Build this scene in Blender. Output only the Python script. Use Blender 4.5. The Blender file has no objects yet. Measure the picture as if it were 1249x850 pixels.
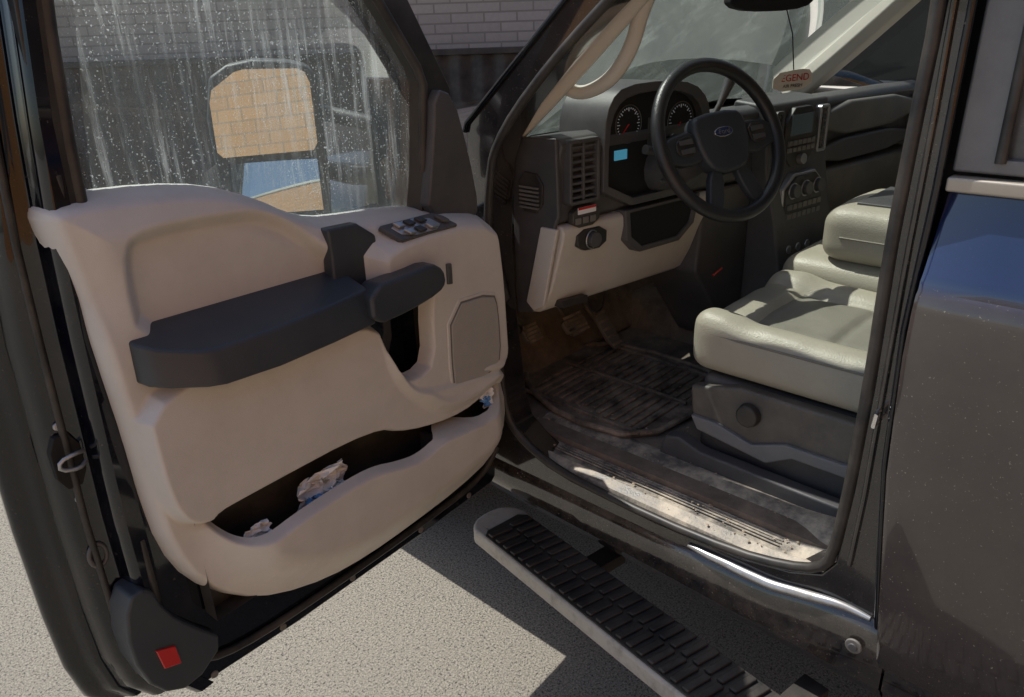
import bpy, math, random, bmesh
import numpy as np
from math import sin,cos,radians,pi
from mathutils import Vector, Matrix, noise
from mathutils.geometry import tessellate_polygon
random.seed(4)
S=bpy.context.scene
COL=bpy.context.collection

# ------------------------------------------------------------ materials
def new_mat(name):
    m=bpy.data.materials.new(name);m.use_nodes=True
    nt=m.node_tree;nt.nodes.clear()
    o=nt.nodes.new('ShaderNodeOutputMaterial')
    return m,nt,o
def N(nt,t,**k):
    n=nt.nodes.new(t)
    for a,b in k.items():
        if a in n.inputs.keys(): n.inputs[a].default_value=b
        else: setattr(n,a,b)
    return n
def noise_mask(nt,scale,lo,hi,detail=4,vec=None,map_scale=None,rough=.6):
    tc=N(nt,'ShaderNodeTexCoord')
    src=tc.outputs['Object']
    if map_scale:
        mp=N(nt,'ShaderNodeMapping');mp.inputs['Scale'].default_value=map_scale
        nt.links.new(src,mp.inputs[0]);src=mp.outputs[0]
    no=N(nt,'ShaderNodeTexNoise');no.inputs['Scale'].default_value=scale;no.inputs['Detail'].default_value=detail
    no.inputs['Roughness'].default_value=rough
    nt.links.new(src,no.inputs['Vector'])
    mr=N(nt,'ShaderNodeMapRange');mr.inputs['From Min'].default_value=lo;mr.inputs['From Max'].default_value=hi
    nt.links.new(no.outputs['Fac'],mr.inputs['Value'])
    return mr.outputs[0],no
def mix(nt,fac,a,b):
    m=N(nt,'ShaderNodeMix',data_type='RGBA')
    if hasattr(fac,'links'): nt.links.new(fac,m.inputs[0])
    else: m.inputs[0].default_value=fac
    for s,v in((6,a),(7,b)):
        if hasattr(v,'links'): nt.links.new(v,m.inputs[s])
        else: m.inputs[s].default_value=(*v,1)
    return m.outputs[2]
def mat(name,col,rough=.5,metal=0,coat=0,bump=0,bscale=400,dust=0,dcol=(.38,.32,.25),dscale=6,var=.06,speck=0,lo=.35,hi=.75,bdist=.002,haze=0,zlim=None,cior=1.5,spec=.5):
    m,nt,o=new_mat(name)
    b=N(nt,'ShaderNodeBsdfPrincipled')
    nt.links.new(b.outputs[0],o.inputs[0])
    b.inputs['Coat IOR'].default_value=cior;b.inputs['Specular IOR Level'].default_value=spec
    c=None
    if var>0:
        f,_=noise_mask(nt,3,.3,.7,2)
        c=mix(nt,f,tuple(v*(1-var) for v in col),tuple(min(1,v*(1+var)) for v in col))
    else: b.inputs['Base Color'].default_value=(*col,1);c=None
    zm=None
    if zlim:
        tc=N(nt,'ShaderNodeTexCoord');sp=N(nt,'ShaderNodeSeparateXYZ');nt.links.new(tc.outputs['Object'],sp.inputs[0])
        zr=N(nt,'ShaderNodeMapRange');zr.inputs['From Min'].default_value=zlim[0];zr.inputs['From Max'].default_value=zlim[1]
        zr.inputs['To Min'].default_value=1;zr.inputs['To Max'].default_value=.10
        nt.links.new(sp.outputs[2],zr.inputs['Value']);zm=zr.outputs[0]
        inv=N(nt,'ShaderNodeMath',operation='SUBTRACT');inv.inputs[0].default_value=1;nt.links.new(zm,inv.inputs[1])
        c=mix(nt,inv.outputs[0],c,(.012,.026,.085))  # blue above the height limit: sky reflection put into the base colour
    if dust>0:
        f2,_=noise_mask(nt,dscale,lo,hi,6,rough=.7)
        mu=N(nt,'ShaderNodeMath',operation='MULTIPLY_ADD');mu.inputs[1].default_value=dust;mu.inputs[2].default_value=haze
        nt.links.new(f2,mu.inputs[0])
        fac=mu.outputs[0]
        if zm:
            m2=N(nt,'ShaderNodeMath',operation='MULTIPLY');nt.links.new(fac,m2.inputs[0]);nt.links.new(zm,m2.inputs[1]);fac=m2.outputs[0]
        c=mix(nt,fac,c,dcol)
        rr=N(nt,'ShaderNodeMapRange');rr.inputs['To Min'].default_value=rough;rr.inputs['To Max'].default_value=max(rough,.75)
        nt.links.new(fac,rr.inputs['Value'])
        nt.links.new(rr.outputs[0],b.inputs['Roughness'])
    else: b.inputs['Roughness'].default_value=rough
    if speck>0:
        f3,_=noise_mask(nt,210,.68,.74,2)
        mu=N(nt,'ShaderNodeMath',operation='MULTIPLY');mu.inputs[1].default_value=speck
        nt.links.new(f3,mu.inputs[0]);fac=mu.outputs[0]
        if zm:
            m2=N(nt,'ShaderNodeMath',operation='MULTIPLY');nt.links.new(fac,m2.inputs[0]);nt.links.new(zm,m2.inputs[1]);fac=m2.outputs[0]
        c=mix(nt,fac,c,(.5,.44,.36))
    if c is not None: nt.links.new(c,b.inputs['Base Color'])
    b.inputs['Metallic'].default_value=metal
    b.inputs['Coat Weight'].default_value=coat;b.inputs['Coat Roughness'].default_value=.03
    if bump>0:
        _,no=noise_mask(nt,bscale,0,1,2)
        bm=N(nt,'ShaderNodeBump');bm.inputs['Strength'].default_value=bump;bm.inputs['Distance'].default_value=bdist
        nt.links.new(no.outputs['Fac'],bm.inputs['Height']);nt.links.new(bm.outputs[0],b.inputs['Normal'])
    return m
M={}
M['tan']=mat('tan_plastic',(.605,.575,.53),.46,bump=.25,bscale=700,dust=.34,dcol=(.36,.33,.29),dscale=8,var=.03,lo=.42,hi=.85)
M['tan2']=mat('tan_trim',(.56,.53,.48),.6,bump=.2,bscale=700,var=.04)
M['dk']=mat('dark_plastic',(.060,.062,.067),.40,bump=.3,bscale=800,dust=.24,dcol=(.25,.22,.19),dscale=7)
M['dk2']=mat('dark_soft_trim',(.030,.038,.048),.34,bump=.25,bscale=900,dust=.12,dcol=(.2,.18,.16))
M['blk']=mat('black_rubber',(.016,.016,.017),.45,dust=.15,dscale=9)
M['void']=mat('black_matte',(.008,.008,.008),.8,var=0)
M['paint']=mat('black_paint',(.003,.004,.007),.12,coat=1,dust=.04,dscale=3,speck=.12)
M['paintdirtsky']=mat('dusty_black_paint_sky_tint',(.005,.006,.012),.08,coat=1,dust=.18,haze=.10,dcol=(.28,.215,.165),dscale=3,speck=.40,lo=.3,hi=.9,zlim=(1.325,1.345))  # near-black paint with dust; blue shoulder is painted-in sky reflection
M['jamb']=mat('jamb_paint',(.003,.004,.008),.07,coat=1,dust=.06,dscale=7,dcol=(.3,.27,.23),speck=.12,lo=.5,hi=.85,cior=1.4,spec=.25)
M['pillar']=mat('pillar_paint',(.004,.005,.008),.08,coat=1,dust=.20,haze=.02,dscale=6,dcol=(.30,.255,.21),speck=.25,lo=.35,hi=.9)
M['frame']=mat('frame_black',(.008,.009,.011),.32,dust=.2,dscale=8,dcol=(.2,.19,.17))
M['frameg']=mat('dusty_frame',(.03,.034,.045),.3,coat=.4,dust=.3,haze=.3,dscale=6,dcol=(.30,.29,.28))
M['rocker']=mat('rocker_paint',(.004,.005,.008),.08,coat=1,dust=.28,haze=.02,dscale=14,speck=.4,lo=.35,hi=.95,dcol=(.32,.25,.19))
M['chrome']=mat('chrome',(.7,.7,.72),.18,1,var=0)
M['silver']=mat('satin_silver',(.42,.42,.43),.35,.8,var=0)
M['reflstrip']=mat('reflection_strip_metal',(.50,.50,.50),.30,.7,dust=.6,dscale=30,dcol=(.2,.17,.14),lo=.4,hi=.7)  # bright metal imitating a reflection on the rocker paint
M['mirror']=mat('mirror_glass',(.92,.92,.92),.0,1,var=0)
M['red']=mat('red_lens',(.55,.02,.015),.2,coat=1,var=0)
M['leather']=mat('grey_leatherette',(.41,.38,.305),.38,bump=.5,bscale=260,dust=.25,dcol=(.24,.21,.165),dscale=9)
M['leatherdark']=mat('grey_leatherette_centre',(.22,.21,.175),.5,bump=1,bscale=420,dust=.18)
M['grey']=mat('grey_plastic',(.12,.12,.12),.5,bump=.3,bscale=600,dust=.35)
M['slat']=mat('vent_slat',(.09,.09,.095),.35,var=0)
M['lever']=mat('seat_lever_plastic',(.15,.16,.175),.4,dust=.3)
M['seatpl']=mat('seat_side_plastic',(.070,.067,.063),.42,bump=.3,bscale=600,dust=.35)
M['carpet']=mat('carpet',(.085,.072,.06),.95,bump=1,bscale=300,dust=.8,dcol=(.30,.24,.185),dscale=9,lo=.3,hi=.65)
M['mat']=mat('rubber_mat',(.055,.048,.042),.32,bump=.4,bscale=200,dust=.9,dcol=(.38,.31,.24),dscale=15,lo=.34,hi=.66)
M['sill']=mat('dirty_sill_plastic',(.12,.115,.105),.42,bump=.5,bscale=160,dust=.95,dcol=(.52,.46,.37),dscale=15,lo=.38,hi=.62)
M['stepm']=mat('dusty_step_metal',(.46,.43,.38),.5,dust=.8,dcol=(.20,.17,.14),dscale=22,bump=.3,lo=.48,hi=.75)
M['white']=mat('white_paper',(.82,.84,.86),.7,var=0)
M['bluep']=mat('blue_print',(.12,.3,.6),.6,var=0)
M['badge']=mat('blue_badge',(.01,.03,.12),.2,coat=1,var=0)
M['van']=mat('van_paint',(.42,.43,.44),.3,coat=.8,var=0)
M['spk']=mat('speaker_mesh',(.53,.50,.455),.7,bump=1,bscale=900,var=.02,bdist=.004)
M['mould']=mat('dull_trim_strip',(.42,.38,.32),.35,.3,dust=.5)
M['fence']=mat('dark_fence_steel',(.018,.019,.021),.5,dust=.2)

def glass_mat(name,tint,dirt,haze,streak=(70,70,4),dcol=(.75,.75,.7)):
    m,nt,o=new_mat(name)
    tr=N(nt,'ShaderNodeBsdfTransparent');tr.inputs[0].default_value=(*tint,1)
    gl=N(nt,'ShaderNodeBsdfGlossy');gl.inputs['Roughness'].default_value=.01
    fr=N(nt,'ShaderNodeFresnel');fr.inputs['IOR'].default_value=1.5
    mx=N(nt,'ShaderNodeMixShader')
    nt.links.new(fr.outputs[0],mx.inputs[0]);nt.links.new(tr.outputs[0],mx.inputs[1]);nt.links.new(gl.outputs[0],mx.inputs[2])
    f1,_=noise_mask(nt,1,.50,.75,5,map_scale=streak,rough=.75)
    f2,_=noise_mask(nt,260,.63,.70,1)
    f3,_=noise_mask(nt,4,.35,.65,3)
    a=N(nt,'ShaderNodeMath',operation='MAXIMUM');nt.links.new(f1,a.inputs[0]);nt.links.new(f2,a.inputs[1])
    b=N(nt,'ShaderNodeMath',operation='MULTIPLY');nt.links.new(a.outputs[0],b.inputs[0]);nt.links.new(f3,b.inputs[1])
    c=N(nt,'ShaderNodeMath',operation='MULTIPLY_ADD');nt.links.new(b.outputs[0],c.inputs[0]);c.inputs[1].default_value=dirt;c.inputs[2].default_value=haze
    df=N(nt,'ShaderNodeBsdfDiffuse');df.inputs[0].default_value=(*dcol,1)
    tl=N(nt,'ShaderNodeBsdfTranslucent');tl.inputs[0].default_value=(*dcol,1)
    dm=N(nt,'ShaderNodeMixShader');nt.links.new(df.outputs[0],dm.inputs[1]);nt.links.new(tl.outputs[0],dm.inputs[2])
    fx=N(nt,'ShaderNodeMixShader');nt.links.new(c.outputs[0],fx.inputs[0]);nt.links.new(mx.outputs[0],fx.inputs[1]);nt.links.new(dm.outputs[0],fx.inputs[2])
    nt.links.new(fx.outputs[0],o.inputs[0])
    return m
M['glass']=glass_mat('dirty_door_glass',(.80,.88,.86),.75,.085,dcol=(.70,.79,.79))
M['wind']=glass_mat('windshield_glass',(.82,.88,.83),.22,.10,streak=(9,9,9),dcol=(.62,.72,.64))
def simple_glass(name,tint,gloss):
    m,nt,o=new_mat(name)
    tr=N(nt,'ShaderNodeBsdfTransparent');tr.inputs[0].default_value=(*tint,1)
    gl=N(nt,'ShaderNodeBsdfGlossy');gl.inputs['Roughness'].default_value=.02
    mx=N(nt,'ShaderNodeMixShader');mx.inputs[0].default_value=gloss
    nt.links.new(tr.outputs[0],mx.inputs[1]);nt.links.new(gl.outputs[0],mx.inputs[2]);nt.links.new(mx.outputs[0],o.inputs[0]);return m
M['gclear']=simple_glass('passenger_glass',(.7,.75,.72),.05)
M['gdark']=mat('tinted_glass',(.02,.022,.024),.06,dust=.35,haze=.15,dcol=(.35,.35,.35),dscale=5,speck=.4)
def ground_mat():
    m,nt,o=new_mat('asphalt')
    b=N(nt,'ShaderNodeBsdfPrincipled',Roughness=.85);nt.links.new(b.outputs[0],o.inputs[0])
    f1,n1=noise_mask(nt,170,.40,.62,5,rough=.85)
    f2,_=noise_mask(nt,2.2,.3,.7,6)
    mu=N(nt,'ShaderNodeMath',operation='MULTIPLY');mu.inputs[1].default_value=.35;nt.links.new(f2,mu.inputs[0])
    c1=mix(nt,f1,(.11,.105,.097),(.62,.57,.46))
    c=mix(nt,mu.outputs[0],c1,(.33,.305,.26))
    f3,_=noise_mask(nt,130,.58,.63,2)
    c=mix(nt,f3,c,(.09,.086,.08))
    nt.links.new(c,b.inputs['Base Color'])
    bm=N(nt,'ShaderNodeBump',Strength=1,Distance=.007);nt.links.new(n1.outputs['Fac'],bm.inputs['Height']);nt.links.new(bm.outputs[0],b.inputs['Normal'])
    return m
M['ground']=ground_mat()
def brick_mat(name,c1,c2,mortar,scale,bw=.5,rh=.25,ms=.008):
    m,nt,o=new_mat(name)
    b=N(nt,'ShaderNodeBsdfPrincipled',Roughness=.9);nt.links.new(b.outputs[0],o.inputs[0])
    tc=N(nt,'ShaderNodeTexCoord');sp=N(nt,'ShaderNodeSeparateXYZ');cb=N(nt,'ShaderNodeCombineXYZ')
    nt.links.new(tc.outputs['Object'],sp.inputs[0]);nt.links.new(sp.outputs[0],cb.inputs[0]);nt.links.new(sp.outputs[2],cb.inputs[1])
    br=N(nt,'ShaderNodeTexBrick');br.inputs['Scale'].default_value=scale;br.inputs['Brick Width'].default_value=bw;br.inputs['Row Height'].default_value=rh
    br.inputs['Mortar Size'].default_value=ms;br.inputs['Color1'].default_value=(*c1,1);br.inputs['Color2'].default_value=(*c2,1);br.inputs['Mortar'].default_value=(*mortar,1)
    nt.links.new(cb.outputs[0],br.inputs['Vector'])
    f,n1=noise_mask(nt,25,.3,.7,4)
    mu=N(nt,'ShaderNodeMath',operation='MULTIPLY');mu.inputs[1].default_value=.4;nt.links.new(f,mu.inputs[0])
    c=mix(nt,mu.outputs[0],br.outputs['Color'],tuple(v*.65 for v in c1))
    nt.links.new(c,b.inputs['Base Color'])
    bm=N(nt,'ShaderNodeBump',Strength=.5,Distance=.008);nt.links.new(br.outputs['Fac'],bm.inputs['Height']);bm.invert=True
    nt.links.new(bm.outputs[0],b.inputs['Normal'])
    return m
M['brick']=brick_mat('grey_brick',(.46,.42,.38),(.40,.365,.33),(.27,.245,.22),1,.30,.085)
M['brick2']=brick_mat('tan_brick',(.60,.28,.10),(.50,.23,.08),(.34,.19,.10),1,.42,.20,.014)
def emis(name,col,s):
    m,nt,o=new_mat(name);b=N(nt,'ShaderNodeBsdfPrincipled',Roughness=.2)
    b.inputs['Base Color'].default_value=(*col,1);b.inputs['Emission Color'].default_value=(*col,1);b.inputs['Emission Strength'].default_value=s
    nt.links.new(b.outputs[0],o.inputs[0]);return m
M['lcd']=emis('display',(.06,.26,.38),.55)
M['tick']=emis('gauge_marks',(.4,.43,.47),.10)

# ------------------------------------------------------------ helpers
def empty(name,parent=None):
    e=bpy.data.objects.new(name,None);e.empty_display_size=.2;COL.objects.link(e);e.parent=parent;return e
def mk(name,vs,fs,m,parent=None,bevel=0,seg=3,sub=0,ang=35,smooth=True):
    me=bpy.data.meshes.new(name);me.from_pydata([tuple(v) for v in vs],[],fs);me.validate();me.update()
    if isinstance(m,str): m=M[m]
    me.materials.append(m)
    o=bpy.data.objects.new(name,me);COL.objects.link(o);o.parent=parent
    if smooth:
        for p in me.polygons:p.use_smooth=True
    if bevel:
        b=o.modifiers.new('b','BEVEL');b.width=bevel;b.segments=seg;b.limit_method='ANGLE';b.angle_limit=radians(ang)
        w=o.modifiers.new('w','WEIGHTED_NORMAL');w.keep_sharp=False
    elif smooth and not sub:
        me.set_sharp_from_angle(angle=radians(40))
    if sub:
        s=o.modifiers.new('u','SUBSURF');s.levels=sub;s.render_levels=sub
    return o
def ch(p,it=2,closed=True):
    p=[tuple(q) for q in p]
    for _ in range(it):
        r=[];n=len(p)
        rng=range(n if closed else n-1)
        if not closed:r.append(p[0])
        for i in rng:
            a,b=p[i],p[(i+1)%n]
            r.append(tuple(.75*x+.25*y for x,y in zip(a,b)));r.append(tuple(.25*x+.75*y for x,y in zip(a,b)))
        if not closed:r.append(p[-1])
        p=r
    return p
d=(-.996,-.083);nn=(.083,-.996)
def DF(u,z,n): return (u*d[0]+n*nn[0],u*d[1]+n*nn[1],z)
def SX(y,z,x): return (x,y,z)
def SY(x,z,y): return (x,y,z)
def SZ(x,y,z): return (x,y,z)
def ys(x): return -.12-.14*(x-.12)
def DY(x,z,q): return (x,ys(x)-q,z)
def fixn(o):
    bm=bmesh.new();bm.from_mesh(o.data);bmesh.ops.recalc_face_normals(bm,faces=bm.faces);bm.to_mesh(o.data);bm.free()
def prism(name,outline,c0,c1,fr,m,parent=None,holes=(),**k):
    loops=[list(outline)]+[list(h) for h in holes]
    flat=[p for l in loops for p in l]
    tri=tessellate_polygon([[Vector((p[0],p[1],0)) for p in l] for l in loops])
    n=len(flat)
    vs=[fr(p[0],p[1],c0) for p in flat]+[fr(p[0],p[1],c1) for p in flat]
    if not holes: fs=[tuple(range(n)),tuple(range(2*n-1,n-1,-1))]
    else: fs=[tuple(t) for t in tri]+[tuple(x+n for x in reversed(t)) for t in tri]
    off=0
    for l in loops:
        L=len(l)
        for i in range(L):
            a=off+i;b=off+(i+1)%L
            fs.append((a,b,b+n,a+n))
        off+=L
    o=mk(name,vs,fs,m,parent,**k)
    fixn(o);return o
def box(name,x0,x1,y0,y1,z0,z1,m,parent=None,bevel=.004,fr=SZ,**k):
    return prism(name,[(x0,y0),(x1,y0),(x1,y1),(x0,y1)],z0,z1,fr,m,parent,bevel=bevel,**k)
def tube(name,path,r,m,parent=None,closed=False,k=10,flat=1.0):
    P=[Vector(p) for p in path];n=len(P);vs=[];fs=[]
    nrm=None
    for i in range(n):
        a=P[(i-1)%n] if (closed or i>0) else P[i];b=P[(i+1)%n] if (closed or i<n-1) else P[i]
        t=(b-a).normalized()
        if nrm is None: nrm=t.orthogonal().normalized()
        nrm=(nrm-t*nrm.dot(t)).normalized();bn=t.cross(nrm)
        rr=r[i] if isinstance(r,(list,tuple)) else r
        for j in range(k):
            an=2*pi*j/k;vs.append(P[i]+nrm*cos(an)*rr+bn*sin(an)*rr*flat)
    for i in range(n if closed else n-1):
        for j in range(k):
            a=i*k+j;b=i*k+(j+1)%k;c=((i+1)%n)*k+(j+1)%k;e=((i+1)%n)*k+j
            fs.append((a,b,c,e))
    if not closed:
        fs.append(tuple(range(k-1,-1,-1)));fs.append(tuple((n-1)*k+j for j in range(k)))
    o=mk(name,vs,fs,m,parent);fixn(o);return o
def loft(name,secs,m,parent=None,closed=False,caps=False,**k):
    n=len(secs[0]);vs=[p for s in secs for p in s];fs=[]
    for i in range(len(secs)-1):
        for j in range(n if closed else n-1):
            a=i*n+j;b=i*n+(j+1)%n;fs.append((a,b,b+n,a+n))
    if caps:
        fs.append(tuple(range(n-1,-1,-1)));fs.append(tuple((len(secs)-1)*n+j for j in range(n)))
    o=mk(name,vs,fs,m,parent,**k);fixn(o);return o
def cyl(name,c,axis,r,h,m,parent=None,k=28,r2=None,bevel=.002):
    c=Vector(c);ax=Vector(axis).normalized();a=ax.orthogonal().normalized();b=ax.cross(a);r2=r if r2 is None else r2
    vs=[c+a*cos(2*pi*j/k)*r+b*sin(2*pi*j/k)*r for j in range(k)]+[c+ax*h+a*cos(2*pi*j/k)*r2+b*sin(2*pi*j/k)*r2 for j in range(k)]
    fs=[tuple(range(k)),tuple(range(2*k-1,k-1,-1))]+[(j,(j+1)%k,(j+1)%k+k,j+k) for j in range(k)]
    o=mk(name,vs,fs,m,parent,bevel=bevel,seg=2);fixn(o);return o
def sdf(X,Y,poly):
    P=np.array(poly,float);n=len(P);dm=np.full(X.shape,1e9);ins=np.zeros(X.shape,bool)
    for i in range(n):
        x0,y0=P[i];x1,y1=P[(i+1)%n];ex,ey=x1-x0,y1-y0
        t=np.clip(((X-x0)*ex+(Y-y0)*ey)/(ex*ex+ey*ey+1e-12),0,1)
        dm=np.minimum(dm,np.hypot(X-x0-t*ex,Y-y0-t*ey))
        if y0!=y1:
            c=((y0>Y)!=(y1>Y))&(X<(x1-x0)*(Y-y0)/(y1-y0)+x0);ins^=c
    return np.where(ins,dm,-dm)
def ss(x,a,b):
    t=np.clip((x-a)/(b-a),0,1);return t*t*(3-2*t)
def hfield(name,a0,a1,b0,b1,st,hf,G,fr,m,parent):
    A=np.arange(a0,a1,st);B=np.arange(b0,b1,st);X,Y=np.meshgrid(A,B,indexing='ij')
    g=G(X,Y);keep=g<=0
    for _ in range(2):
        g=G(X,Y);e=st*.3
        gx=(G(X+e,Y)-g)/e;gy=(G(X,Y+e)-g)/e;L=np.maximum(np.hypot(gx,gy),.3)
        mv=(g>0)&(g<st*2.2)
        X=np.where(mv,X-g*gx/L**2,X);Y=np.where(mv,Y-g*gy/L**2,Y)
    H=hf(X,Y);na,nb=X.shape
    vs=[fr(X[i,j],Y[i,j],H[i,j]) for i in range(na) for j in range(nb)]
    fs=[]
    for i in range(na-1):
        for j in range(nb-1):
            if keep[i,j] or keep[i+1,j] or keep[i,j+1] or keep[i+1,j+1]:
                a=i*nb+j;fs.append((a,a+nb,a+nb+1,a+1))
    me=bpy.data.meshes.new(name);me.from_pydata(vs,[],fs);me.update()
    for p in me.polygons:p.use_smooth=True
    me.materials.append(M[m]);o=bpy.data.objects.new(name,me);COL.objects.link(o);o.parent=parent
    return o

# ============================================================ DOOR
truck=empty('pickup_truck')
door=empty('front_door',truck)
outer=[(.982,1.515),(.98,1.477),(.971,1.402),(.966,1.324),(.962,1.241),(.957,1.152),(.955,1.043),(.946,.922),(.913,.828),(.846,.746),(.763,.693),(.646,.655),(.531,.643),(.403,.645),(.23,.655),(.1,.68),(.035,.74),(.018,.83),(.04,.913),(.045,1.044),(.05,1.173),(.062,1.276),(.07,1.335),(.13,1.355),(.30,1.385),(.42,1.395),(.50,1.405),(.56,1.43),(.62,1.468),(.70,1.503),(.80,1.522),(.92,1.530),(.965,1.528)]
outer=ch(outer,1)
rec=ch([(.900,1.440),(.865,1.470),(.684,1.460),(.613,1.435),(.551,1.380),(.505,1.335),(.495,1.27),(.90,1.27)],2)
pod=ch([(.45,1.375),(.04,1.36),(.02,1.1),(.03,.93),(.28,.90),(.40,1.0),(.455,1.1),(.45,1.25)],2)
bol=ch([(.940,1.25),(.46,1.22),(.425,1.106),(.39,1.03),(.34,1.0),(.06,.955),(.075,.905),(.225,.875),(.415,.915),(.50,.965),(.80,.965),(.885,.955),(.925,.99),(.94,1.067)],2)
hole=ch([(.872,.970),(.792,.972),(.495,.972),(.41,.920),(.222,.885),(.10,.925),(.088,.90),(.12,.872),(.19,.862),(.25,.875),(.331,.882),(.398,.866),(.46,.878),(.526,.900),(.60,.903),(.712,.897),(.79,.885),(.83,.893),(.862,.935)],2)
cup=ch([(.455,1.225),(.30,1.225),(.315,1.183),(.318,1.061),(.37,1.04),(.41,1.06),(.452,1.16)],1)
def trimH(X,Y):
    so=sdf(X,Y,outer)
    e=np.clip(so/.022,0,1);n=-.02+.078*np.sqrt(1-(1-e)**2)
    n-=.022*(1-ss(so,.0,.07))*ss(Y,1.30,1.40)
    n-=.028*ss(sdf(X,Y,rec),-.010,.020)
    n+=.040*ss(sdf(X,Y,pod),-.005,.035)
    n+=.034*ss(sdf(X,Y,bol),-.006,.010)*(1-.75*ss(sdf(X,Y,pod),-.005,.045))
    lip=ss(so,0,.13)*ss(.93-X,0,.16)*ss(1.02-Y,0.02,.10)*(1-ss(sdf(X,Y,bol),-.02,.0))
    n+=.07*lip
    sh=sdf(X,Y,hole);n-=.03*ss(sh,-.008,.008)
    sc=sdf(X,Y,cup);n-=.04*ss(sc,-.006,.006)
    return n
def trimG(X,Y):
    return np.maximum(np.maximum(-sdf(X,Y,outer),sdf(X,Y,hole)-.004),sdf(X,Y,cup)-.004)
hfield('door_trim_panel',.005,.995,.63,1.545,.0028,trimH,trimG,DF,'tan',door)
def tub(name,a0,a1,z0,z1,n0,n1,m):
    vs=[DF(a,z,n) for n in(n0,n1) for a,z in((a0,z0),(a1,z0),(a1,z1),(a0,z1))]
    return mk(name,vs,[(0,1,2,3),(0,4,5,1),(1,5,6,2),(2,6,7,3),(3,7,4,0)],m,door,smooth=False)
tub('map_pocket_liner',.070,.890,.74,.990,.022,.060,'blk')
tub('pull_cup_liner',.290,.465,1.02,1.24,.012,.060,'blk')
prism('pocket_divider',[(.30,.76),(.315,.76),(.315,.86),(.30,.86)],.025,.085,DF,'dk',door,bevel=.003)
shell=ch([(.03,.60),(.06,.572),(.92,.572),(.97,.62),(.985,.80),(.985,1.0),(.974,1.317),(.962,1.49),(.62,1.45),(.50,1.385),(.06,1.30),(.01,1.20)],1)
prism('door_inner_shell',shell,-.115,.016,DF,'jamb',door,bevel=.006)
offs=[(.575,-.05),(.62,-.02),(.70,-.005),(.82,0),(1.0,.0),(1.317,-.011),(1.469,-.018),(1.637,-.032),(1.79,-.05),(1.95,-.075)]
prof=[(.955,.018),(.982,.020),(.990,.014),(.994,-.002),(.997,-.024),(1.004,-.032),(1.018,-.036),(1.035,-.040),(1.045,-.048),(1.050,-.064),(1.056,-.073),(1.064,-.073),(1.070,-.077),(1.077,-.088),(1.083,-.091),(1.095,-.090),(1.104,-.095),(1.109,-.104),(1.109,-.114),(1.103,-.122),(1.05,-.126),(.9,-.126)]
secs=[[DF(p[0]+o-(0 if z<1.4 else (p[0]-.985)*.35*min(1,(z-1.4)/.2)),z,p[1]) for p in prof] for z,o in offs]
fine=[]
for a,b in zip(secs[:-1],secs[1:]):
    for t in (0,.25,.5,.75): fine.append([tuple(x*(1-t)+y*t for x,y in zip(p,q)) for p,q in zip(a,b)])
fine.append(secs[-1])
loft('door_shut_face',fine,'jamb',door)
prism('door_outer_skin',[(.0,.575),(.55,.572),(1.07,.575),(1.10,.70),(1.10,1.30),(1.085,1.47),(.62,1.445),(.50,1.375),(.30,1.335),(.0,1.29)],-.136,-.1165,DF,'paint',door,bevel=.006)
zz=(.66,.8,1.0,1.317,1.469,1.637,1.79,1.94)
oo=lambda z: np.interp(z,[o[0] for o in offs],[o[1] for o in offs])
tube('door_weatherstrip',[DF(1.024+oo(z),z,-.032) for z in zz],.006,'blk',door)
tube('door_lower_seal',ch([DF(.965,.95,.012),DF(.968,.75,.016),DF(.94,.66,.020),DF(.86,.615,.022),DF(.6,.607,.022),DF(.3,.610,.022),DF(.1,.62,.02),DF(.03,.68,.018)],2,False),.008,'blk',door)
for u,z in((.90,.590),(.74,.588),(.55,.588),(.33,.588),(.15,.590)):
    cyl('door_plug',DF(u,z,.014),(nn[0],nn[1],0),.008,.005,'grey',door,k=16)
fo=[(.962,1.44),(.955,1.60),(.945,1.75),(.928,1.93),(.90,2.01),(.84,2.04),(.56,2.04),(.46,2.01),(.40,1.965),(.23,1.784),(.128,1.616),(.085,1.42),(.07,1.30)]
fi=[(.30,1.33),(.245,1.345),(.222,1.45),(.201,1.625),(.215,1.66),(.305,1.785),(.46,1.94),(.54,1.975),(.83,1.975),(.87,1.955),(.885,1.91),(.905,1.75),(.918,1.60),(.925,1.44),(.92,1.40)]
prism('window_frame',fo,-.075,.016,DF,'frame',door,holes=[fi],bevel=.005)
tube('window_run_channel',[DF(a,b,.010) for a,b in fi if b>1.36],.010,'blk',door)
mk('door_glass',[DF(u,z,-.03) for u,z in[(.93,1.38),(.93,1.60),(.89,1.92),(.84,1.98),(.55,1.98),(.45,1.94),(.30,1.79),(.195,1.63),(.24,1.33)]],[tuple(range(9))],'glass',door,smooth=False)
prism('sail_panel',ch([(.25,1.345),(.214,1.50),(.196,1.62),(.140,1.60),(.100,1.47),(.075,1.34),(.10,1.325)],1),.010,.040,DF,'dk',door,bevel=.006)
ao=[(.49,.04),(.49,.126),(.60,.136),(.72,.140),(.822,.138),(.850,.132),(.900,.106),(.922,.082),(.928,.04)]
def armz(u,n,top):
    if top: return 1.278+.034*(1-(n-.04)/.1)+.014*max(0,(u-.82)/.12)
    return 1.214+.030*max(0,(u-.80)/.14)
vs=[];na=len(ao)
for t in(0,1): vs+=[DF(u,armz(u,n,t),n-(.014 if t else 0)) for u,n in ao]
o=mk('armrest',vs,[tuple(range(na)),tuple(range(2*na-1,na-1,-1))]+[(i,(i+1)%na,(i+1)%na+na,i+na) for i in range(na)],'dk2',door,bevel=.006,seg=4,ang=40);fixn(o)
prism('pull_handle',ch([(.508,1.292),(.40,1.292),(.335,1.296),(.305,1.276),(.300,1.245),(.322,1.228),(.40,1.216),(.508,1.212)],1),.085,.138,DF,'dk2',door,bevel=.009,seg=4)
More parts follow.
